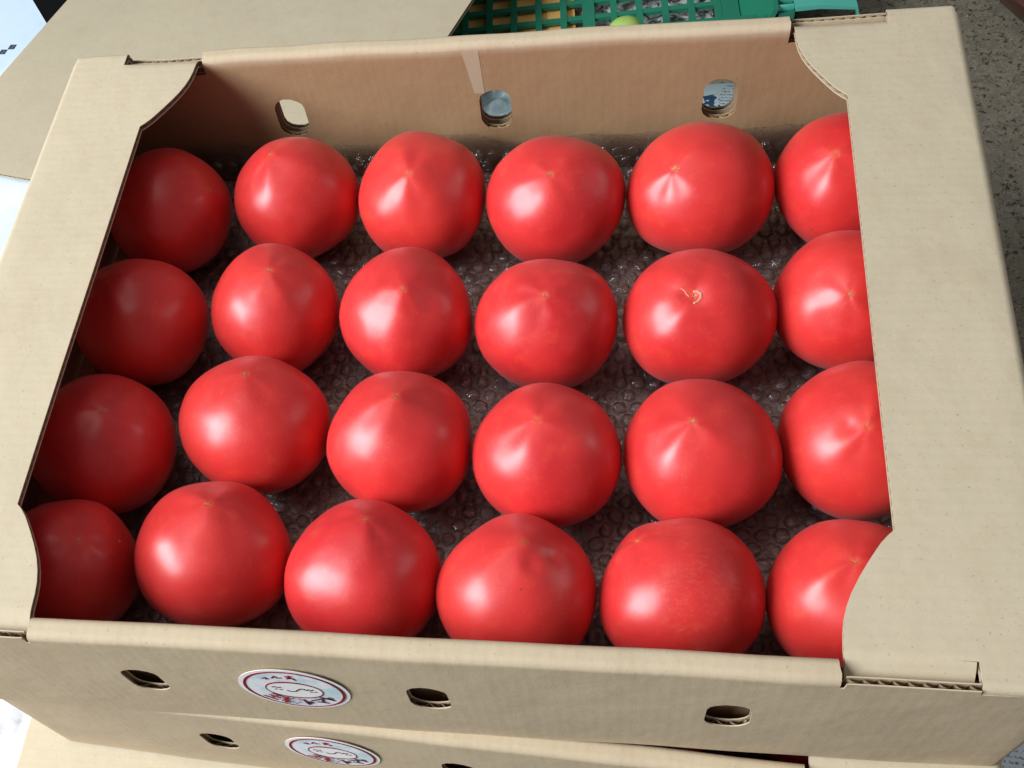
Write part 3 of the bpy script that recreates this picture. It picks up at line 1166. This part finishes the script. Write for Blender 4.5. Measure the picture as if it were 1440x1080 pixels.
# ------------------------------------------------------------------ floor
M_FL, nt = mat('speckled_stone')
_o = coords(nt)
n1 = noise(nt, _o, 9, 4, 0.6)
n2 = noise(nt, _o, 290, 5, 0.65, 0.5)
n3 = noise(nt, _o, 420, 3, 0.6)
n4 = noise(nt, mapping(nt, _o, (1, 1, 1)), 120, 4, 0.7, 1.5)
col = mixc(nt, n1, (0.160, 0.137, 0.098, 1), (0.225, 0.192, 0.138, 1))
col = mixc(nt, math_n(nt, 'MULTIPLY', sstep(nt, n3, 0.4, 0.65), 0.45), col, (0.30, 0.262, 0.20, 1))
vf = nt.nodes.new('ShaderNodeTexVoronoi')
vf.inputs['Scale'].default_value = 210
L(nt, _o, vf.inputs['Vector'])
vs_ = nt.nodes.new('ShaderNodeSeparateColor')
L(nt, vf.outputs['Color'], vs_.inputs[0])
col = mixc(nt, math_n(nt, 'MULTIPLY', sstep(nt, vs_.outputs[0], 0.2, 1.0), 0.35), col, (0.085, 0.075, 0.058, 1))
col = mixc(nt, math_n(nt, 'MULTIPLY', sstep(nt, n2, 0.55, 0.62), 0.85), col, (0.022, 0.020, 0.018, 1))
col = mixc(nt, math_n(nt, 'MULTIPLY', sstep(nt, n4, 0.64, 0.72), 0.7), col, (0.42, 0.39, 0.33, 1))
principled(nt, Base_Color=col, Roughness=0.6, Normal=bump(nt, n2, 0.3, 0.001), Specular_IOR_Level=0.3)
bm = bmesh.new()
box_bm(bm, -6, 6, -6, 6, GROUND - 0.05, GROUND)
fl = bm_obj('floor', bm, M_FL, smooth=False)
fl['kind'] = 'structure'


def slab(name, poly, z, t, material, parent=None, bevel=0.0):
    bm = bmesh.new()
    lo_ = [bm.verts.new((x, y, z)) for x, y in poly]
    hi_ = [bm.verts.new((x, y, z + t)) for x, y in poly]
    bm.faces.new(hi_)
    bm.faces.new(lo_[::-1])
    n = len(poly)
    for i in range(n):
        j = (i + 1) % n
        bm.faces.new((lo_[i], lo_[j], hi_[j], hi_[i]))
    bmesh.ops.recalc_face_normals(bm, faces=bm.faces[:])
    return bm_obj(name, bm, material, parent, smooth=False)


def crumple(name, x0, x1, y0, y1, z, amp, scale, material, seed, rz=0.0, n=60, poly=None):
    """thin sheet with creases, closed with an underside"""
    V, F = [], []
    cx, cy = (x0 + x1) / 2, (y0 + y1) / 2
    for lay in (0, 1):
        for j in range(n + 1):
            for i in range(n + 1):
                x = x0 + (x1 - x0) * i / n
                y = y0 + (y1 - y0) * j / n
                hgt = abs(mnoise.noise(Vector((x * scale, y * scale, seed)))) * amp + abs(mnoise.noise(Vector((x * scale * 2.7, y * scale * 2.7, seed + 9)))) * amp * 0.4
                xr = cx + (x - cx) * math.cos(rz) - (y - cy) * math.sin(rz)
                yr = cy + (x - cx) * math.sin(rz) + (y - cy) * math.cos(rz)
                V.append((xr, yr, z + 0.0003 + hgt + (0.0 if lay else 0.0002)))
    m = n + 1
    for j in range(n):
        for i in range(n):
            a = j * m + i
            F.append((a, a + 1, a + m + 1, a + m))
            b = a + m * m
            F.append((b, b + m, b + m + 1, b + 1))
    for i in range(n):
        F.append((i, i + m * m, i + 1 + m * m, i + 1))
        a = n * m + i
        F.append((a, a + 1, a + 1 + m * m, a + m * m))
        a = i * m
        F.append((a, a + m, a + m + m * m, a + m * m))
        a = i * m + n
        F.append((a, a + m * m, a + m + m * m, a + m))
    me = mesh_from(name, V, F, True, 180)
    return link(name, me, None, [material])


# newspaper print: columns of fine text, a dark blue panel, pale blue washes
def newsprint(name, tint, block=None):
    m, nt = mat(name)
    o = coords(nt)
    rot = nt.nodes.new('ShaderNodeMapping')
    rot.inputs['Rotation'].default_value = (0, 0, 0.12)
    L(nt, o, rot.inputs['Vector'])
    sep = nt.nodes.new('ShaderNodeSeparateXYZ')
    L(nt, rot.outputs[0], sep.inputs[0])
    line = math_n(nt, 'GREATER_THAN', math_n(nt, 'SINE', math_n(nt, 'MULTIPLY', sep.outputs[1], 2 * math.pi / 0.0034)), 0.1)
    glyph = sstep(nt, noise(nt, mapping(nt, rot.outputs[0], (900, 500, 1)), 1.0, 2, 0.5), 0.45, 0.55)
    colm = sstep(nt, noise(nt, mapping(nt, rot.outputs[0], (22, 14, 1)), 1.0, 0, 0.5), 0.48, 0.52)
    txt = math_n(nt, 'MULTIPLY', math_n(nt, 'MULTIPLY', line, glyph), colm)
    wash = sstep(nt, noise(nt, o, 16, 3, 0.5), 0.4, 0.62)
    c = mixc(nt, wash, (0.72, 0.80, 0.84, 1), tint)
    c = mixc(nt, math_n(nt, 'MULTIPLY', txt, 0.75), c, (0.06, 0.08, 0.12, 1))
    if block:
        x0, x1, y0, y1 = block
        ob = nt.nodes.new('ShaderNodeSeparateXYZ')
        L(nt, o, ob.inputs[0])
        k = math_n(nt, 'MULTIPLY', math_n(nt, 'GREATER_THAN', ob.outputs[0], x0), math_n(nt, 'LESS_THAN', ob.outputs[0], x1))
        k2 = math_n(nt, 'MULTIPLY', math_n(nt, 'GREATER_THAN', ob.outputs[1], y0), math_n(nt, 'LESS_THAN', ob.outputs[1], y1))
        k = math_n(nt, 'MULTIPLY', k, k2)
        g2 = sstep(nt, noise(nt, mapping(nt, o, (190, 260, 1)), 1.0, 1, 0.5), 0.52, 0.56)
        bc = mixc(nt, g2, (0.035, 0.09, 0.19, 1), (0.75, 0.8, 0.85, 1))
        c = mixc(nt, k, c, bc)
    principled(nt, Base_Color=c, Roughness=0.55)
    return m


M_NEWS = newsprint('newspaper_print', (0.82, 0.88, 0.92, 1), (0.122, 0.142, 0.388, 0.412))
tag(crumple('newspaper', -0.120, 0.306, -0.24, 0.424, GROUND, 0.0, 6, M_NEWS, 3.0, n=8),
    'printed newspaper with a dark blue panel lying under the carton stack', 'newspaper')
M_GREYP = simple('grey_film', (0.36, 0.45, 0.47), 0.25, 0.55, 110)
tag(crumple('plastic_film', -0.088, 0.030, 0.33, 0.426, GROUND + 0.001, 0.010, 60, M_GREYP, 7.0, n=40),
    'crumpled blue grey film behind the carton, seen through the middle slot', 'plastic film')

# big sheet of kraft board behind left: its left edge on the floor, its right side resting on the crate
un = Vector((0.349, 0.937)).normalized()
nn = Vector((un.y, -un.x))
left0 = Vector((-0.514, 0.469))
SL = 0.138


def on_sheet(u, v):
    d = Vector(ray(u, v))
    # z = GROUND + .006 + SL * (p - left0).nn
    a = d.z - SL * (d.x * nn.x + d.y * nn.y)
    b = GROUND + 0.006 + SL * ((CAM.x - left0.x) * nn.x + (CAM.y - left0.y) * nn.y) - CAM.z
    p = CAM + d * (b / a)
    return Vector((p.x, p.y)) - left0


pr_ = on_sheet(632, 47)
pb_ = on_sheet(38, 252)
WW = pr_.dot(nn)
vb = pb_.dot(un)
rt = empty('cardboard_sheet', (0, 0, 0))


def sheetS(u, v):
    u = np.asarray(u, float); v = np.asarray(v, float)
    x = left0.x + nn.x * u + un.x * (v + vb)
    y = left0.y + nn.y * u + un.y * (v + vb)
    z = GROUND + 0.0060 + SL * u + 0.0010 * np.sin(u * 9 + 0.5) ** 2 * np.sin(u / WW * 3.14) + 0.0008 * np.sin(v * 7 + u * 4) ** 2
    return np.stack([x, y, z], 1)


board('sheet_board', [(0, 0), (WW, 0), (WW, 0.60), (0, 0.60)], [], list(np.arange(0.03, WW, 0.03)), list(np.arange(0.03, 0.60, 0.03)),
      sheetS, 0, [M_SHEET, M_MED], rt, period=0.006, flute_step=0.03)
print('SHEET', WW, vb, sheetS(np.array([WW, WW, WW]), np.array([0, .2, .6])))
tag(rt, 'large sheet of pale kraft cardboard sloping behind the carton at the top left', 'cardboard sheet')

# papers at the left edge
M_PAP, nt = mat('glossy_leaflet')
_o = coords(nt)
w1 = sstep(nt, noise(nt, _o, 7, 4, 0.6), 0.42, 0.6)
w2 = sstep(nt, noise(nt, _o, 30, 4, 0.6), 0.5, 0.8)
c = mixc(nt, w1, (0.66, 0.78, 0.93, 1), (0.80, 0.88, 0.97, 1))
c = mixc(nt, math_n(nt, 'MULTIPLY', w2, 0.4), c, (0.45, 0.62, 0.74, 1))
principled(nt, Base_Color=c, Roughness=0.3)
d1 = Vector((-0.486, 0.546)) - Vector((-0.519, 0.592))
e1 = d1.normalized()
f1 = Vector((-e1.y, e1.x)) * -1          # to the lower left
if f1.x > 0:
    f1 = -f1
q0 = Vector((-0.519, 0.592)) - e1 * 0.25
pp = [q0, q0 + e1 * 0.66, q0 + e1 * 0.66 + f1 * 0.42, q0 + f1 * 0.42]
lf = slab('leaflet', [tuple(p) for p in pp], GROUND + 0.0004, 0.0010, M_PAP)
tag(lf, 'pale blue white printed leaflet with two small squares, under the cardboard sheet', 'leaflet')
# the two small printed squares
M_INKB, nt = mat('dark_print')
principled(nt, Base_Color=(0.05, 0.06, 0.09, 1), Roughness=0.5)
bpxs = []


def ground_pt(u, v, z):
    d = ray(u, v)
    t = (z - CAM.z) / d[2]
    return CAM + Vector(d) * t


for (u, v) in ((4, 73), (17, 66)):
    p = ground_pt(u, v, GROUND + 0.0018)
    bm = bmesh.new()
    s = 0.0024
    a = Vector((0.93, -0.05, 0)).normalized(); b = Vector((0.2, 0.95, 0)).normalized()
    for sx, sy, w, h in ((0, 1, 1.3, .28), (0, -1, 1.3, .28), (1, 0, .28, .75), (-1, 0, .28, .75), (0, 0, .35, .35)):
        cc = [(sx - w, sy - h), (sx + w, sy - h), (sx + w, sy + h), (sx - w, sy + h)]
        box_ = [[p + a * (x * s) + b * (y * s) + Vector((0, 0, dz)) for x, y in cc] for dz in (-0.0004, 0.0002 + 0.00001 * abs(sx))]
        vs = [[bm.verts.new(q) for q in l] for l in box_]
        bm.faces.new(vs[1]); bm.faces.new(vs[0][::-1])
        for i in range(4):
            j = (i + 1) % 4
            bm.faces.new((vs[0][i], vs[0][j], vs[1][j], vs[1][i]))
    bmesh.ops.recalc_face_normals(bm, faces=bm.faces[:])
    o = bm_obj('printed_square', bm, M_INKB, None, smooth=False)
    o.parent = lf

# dark mat beyond
M_BLK = simple('black_rubber', (0.004, 0.004, 0.004), 0.8, 0.2, 80, 0.1)
dm = crumple('rubber_mat', -0.75, -0.33, 0.50, 0.95, GROUND - 0.0001, 0.0003, 10, M_BLK, 2.0, n=10)
tag(dm, 'black mat showing as a dark wedge between leaflet and cardboard sheet', 'mat')

# crumpled white paper at the lower left
M_WP, nt = mat('white_wrapper')
_o = coords(nt)
w1 = sstep(nt, noise(nt, _o, 55, 2, 0.5), 0.50, 0.62)
c = mixc(nt, math_n(nt, 'MULTIPLY', w1, 0.7), (0.72, 0.74, 0.75, 1), (0.50, 0.40, 0.50, 1))
principled(nt, Base_Color=c, Roughness=0.4)
wp = crumple('paper_wrapper', -0.42, -0.255, -0.19, -0.055, GROUND, 0.010, 26, M_WP, 5.0, n=50)
tag(wp, 'crumpled white wrapper with pinkish print at the bottom left', 'paper wrapper')
M_TAN = simple('tan_card', (0.55, 0.30, 0.16), 0.6, 0.15, 40)
tn = slab('tan_card', [(-0.40, -0.26), (-0.262, -0.26), (-0.272, -0.186), (-0.40, -0.180)], GROUND, 0.006, M_TAN)
tag(tn, 'tan card by the white wrapper in the bottom left corner', 'card')

# ------------------------------------------------------------------ green plastic crate
M_GR, nt = mat('green_plastic')
_o = coords(nt)
g = noise(nt, _o, 25, 4, 0.6)
c = mixc(nt, g, (0.012, 0.15, 0.085, 1), (0.022, 0.21, 0.125, 1))
principled(nt, Base_Color=c, Roughness=0.38, Specular_IOR_Level=0.5, Normal=bump(nt, g, 0.15, 0.001))
M_TEAL, nt = mat('teal_plastic')
c = mixc(nt, noise(nt, coords(nt), 30, 3), (0.07, 0.40, 0.31, 1), (0.10, 0.48, 0.37, 1))
principled(nt, Base_Color=c, Roughness=0.40)


def make_crate():
    root = empty('plastic_crate', (0.0, 0.0, 0.0))
    rz = 0.0
    y0, y1 = 0.432, 0.80
    xl, xr = -0.128, 0.1500
    z0 = GROUND + 0.008
    # floor grid: crossing bars
    px, py = 0.0212, 0.0205
    bm = bmesh.new()
    k = 0
    x = xl
    while x < xr + 1e-6:
        wide = 0.0027 if abs(x - 0.0325) > px * 0.5 else 0.0050
        box_bm(bm, x - wide, x + wide, y0, y1, z0, z0 + 0.004)
        x += px
    bm_obj('floor_bars', bm, M_GR, root, smooth=False)['kind'] = 'stuff'
    bm = bmesh.new()
    y = y0 + 0.006
    while y < y1:
        box_bm(bm, xl, xr, y - 0.0026, y + 0.0026, z0 + 0.0005, z0 + 0.0036)
        y += py
    bm_obj('floor_cross_bars', bm, M_GR, root, smooth=False)['kind'] = 'stuff'
    zt = GROUND + 0.052
    # right wall: solid foot strip, sloping inner wall, ribbed rim, light outer skirt
    bm = bmesh.new()
    box_bm(bm, xr + 0.0005, xr + 0.014, y0, y1, z0 - 0.001, z0 + 0.0045)
    vs = [(xr + 0.0135, z0), (xr + 0.030, zt), (xr + 0.034, zt), (xr + 0.018, z0)]
    a = [bm.verts.new((x, y0, z)) for x, z in vs]
    b = [bm.verts.new((x, y1, z)) for x, z in vs]
    bm.faces.new(a); bm.faces.new(b[::-1])
    for i in range(4):
        j = (i + 1) % 4
        bm.faces.new((a[i], b[i], b[j], a[j]))
    bmesh.ops.recalc_face_normals(bm, faces=bm.faces[:])
    bm_obj('side_wall', bm, M_GR, root, smooth=False)
    bm = bmesh.new()
    xs = xr + 0.0345
    box_bm(bm, xs, xs + 0.012, y0 + 0.002, y1, zt - 0.012, zt - 0.006)
    bm_obj('rim_channel', bm, M_GR, root, smooth=False)
    y = y0 + 0.004
    while y < y1:
        bm = bmesh.new()
        box_bm(bm, xs + 0.0002, xs + 0.0118, y, y + 0.0022, zt - 0.0059, zt - 0.001)
        bm_obj('rim_rib', bm, M_TEAL, root, bevel=0.0006)
        y += 0.0085
    bm = bmesh.new()
    pr = [(xs + 0.012, zt), (xs + 0.030, zt - 0.001), (xs + 0.058, zt - 0.006), (xs + 0.066, zt - 0.030), (xs + 0.064, zt - 0.030), (xs + 0.0565, zt - 0.008), (xs + 0.030, zt - 0.004), (xs + 0.012, zt - 0.004)]
    a = [bm.verts.new((x, y0, z)) for x, z in pr]
    b = [bm.verts.new((x, y1, z)) for x, z in pr]
    bm.faces.new(a); bm.faces.new(b[::-1])
    for i in range(8):
        j = (i + 1) % 8
        bm.faces.new((a[i], b[i], b[j], a[j]))
    bmesh.ops.recalc_face_normals(bm, faces=bm.faces[:])
    bm_obj('outer_rim', bm, M_TEAL, root)
    # front and left and far walls
    bm = bmesh.new()
    box_bm(bm, xl - 0.012, xr + 0.018, y0 - 0.004, y0 - 0.0005, z0, zt - 0.002)
    bm_obj('front_wall', bm, M_GR, root, smooth=False)
    bm = bmesh.new()
    box_bm(bm, xl - 0.012, xr + 0.03, y1 + 0.0005, y1 + 0.004, z0, zt)
    bm_obj('far_wall', bm, M_GR, root, smooth=False)
    bm = bmesh.new()
    box_bm(bm, xl - 0.016, xl - 0.0125, y0 - 0.004, y1 + 0.004, z0, zt)
    bm_obj('left_wall', bm, M_GR, root, smooth=False)
    for sx in (xl + 0.02, xr - 0.01):
        for sy in (y0 + 0.03, y1 - 0.03):
            bm = bmesh.new()
            box_bm(bm, sx - 0.008, sx + 0.008, sy - 0.008, sy + 0.008, GROUND + 0.0001, z0 - 0.0002)
            bm_obj('foot', bm, M_GR, root, smooth=False)
    piv = Vector((0.03, 0.4165, 0))
    root.rotation_euler = (0, 0, 0.075)
    root.location = piv - Matrix.Rotation(0.075, 3, 'Z') @ piv
    tag(root, 'green plastic crate with a mesh floor and pale teal rim, behind the carton', 'crate')
    return root


make_crate()
M_OR = simple('orange_card', (0.90, 0.50, 0.15), 0.6, 0.08, 30)
oc = slab('orange_card', [(-0.100, 0.445), (0.0275, 0.455), (0.001, 0.78), (-0.125, 0.77)], GROUND, 0.006, M_OR)
tag(oc, 'flat orange card under the left part of the green crate', 'card')
M_NW2, nt = mat('grey_print')
_o = coords(nt)
_a = noise(nt, _o, 150, 4, 0.7, 1.0)
_b = noise(nt, _o, 40, 3, 0.6)
c = mixc(nt, sstep(nt, _a, 0.44, 0.58), (0.75, 0.74, 0.72, 1), (0.05, 0.05, 0.05, 1))
c = mixc(nt, math_n(nt, 'MULTIPLY', sstep(nt, _b, 0.45, 0.6), 0.5), c, (0.35, 0.33, 0.30, 1))
principled(nt, Base_Color=c, Roughness=0.6)
n2_ = slab('printed_page', [(0.034, 0.455), (0.142, 0.462), (0.118, 0.78), (0.008, 0.77)], GROUND, 0.0012, M_NW2)
tag(n2_, 'grey mottled printed page under the right part of the green crate', 'page')
M_GT = simple('green_skin', (0.36, 0.52, 0.12), 0.35, 0.15, 90)
gp = ground_pt(880, 41, GROUND + 0.030)
bm = bmesh.new()
bmesh.ops.create_uvsphere(bm, u_segments=32, v_segments=20, radius=0.0125, matrix=Matrix.Translation((gp.x, gp.y, GROUND + 0.012 + 0.004 + 0.0118)) @ Matrix.Diagonal((1.15, 1, .93, 1)))
for v in bm.verts:
    v.co += Vector((1, 1, 0)) * 0.0004 * mnoise.noise(v.co * 120)
go = bm_obj('green_fruit', bm, M_GT)
tag(go, 'small pale green fruit just peeping over the back rim of the carton', 'fruit')

# ------------------------------------------------------------------ brown glazed pot at the top right
M_POT, nt = mat('brown_glaze')
c = mixc(nt, noise(nt, coords(nt), 30, 4), (0.035, 0.010, 0.006, 1), (0.075, 0.022, 0.012, 1))
principled(nt, Base_Color=c, Roughness=0.28)


def lathe(bm, prof, n=72):
    rows = []
    for r, z in prof:
        rows.append([bm.verts.new((r * math.cos(2 * math.pi * i / n), r * math.sin(2 * math.pi * i / n), z)) for i in range(n)])
    for a, b in zip(rows[:-1], rows[1:]):
        for i in range(n):
            j = (i + 1) % n
            bm.faces.new((a[i], a[j], b[j], b[i]))
    bm.faces.new(rows[0][::-1])
    bm.faces.new(rows[-1])


bm = bmesh.new()
lathe(bm, [(0.098, 0.0), (0.106, 0.002), (0.124, 0.020), (0.132, 0.034), (0.133, 0.038), (0.130, 0.0405), (0.126, 0.039), (0.122, 0.034), (0.114, 0.031), (0.110, 0.034), (0.106, 0.032), (0.094, 0.014), (0.05, 0.009)])
pt = bm_obj('saucer', bm, M_POT)
pt.location = (0.467, 0.524, GROUND)
tag(pt, 'dark reddish brown glazed saucer on the stone floor at the top right corner', 'saucer')
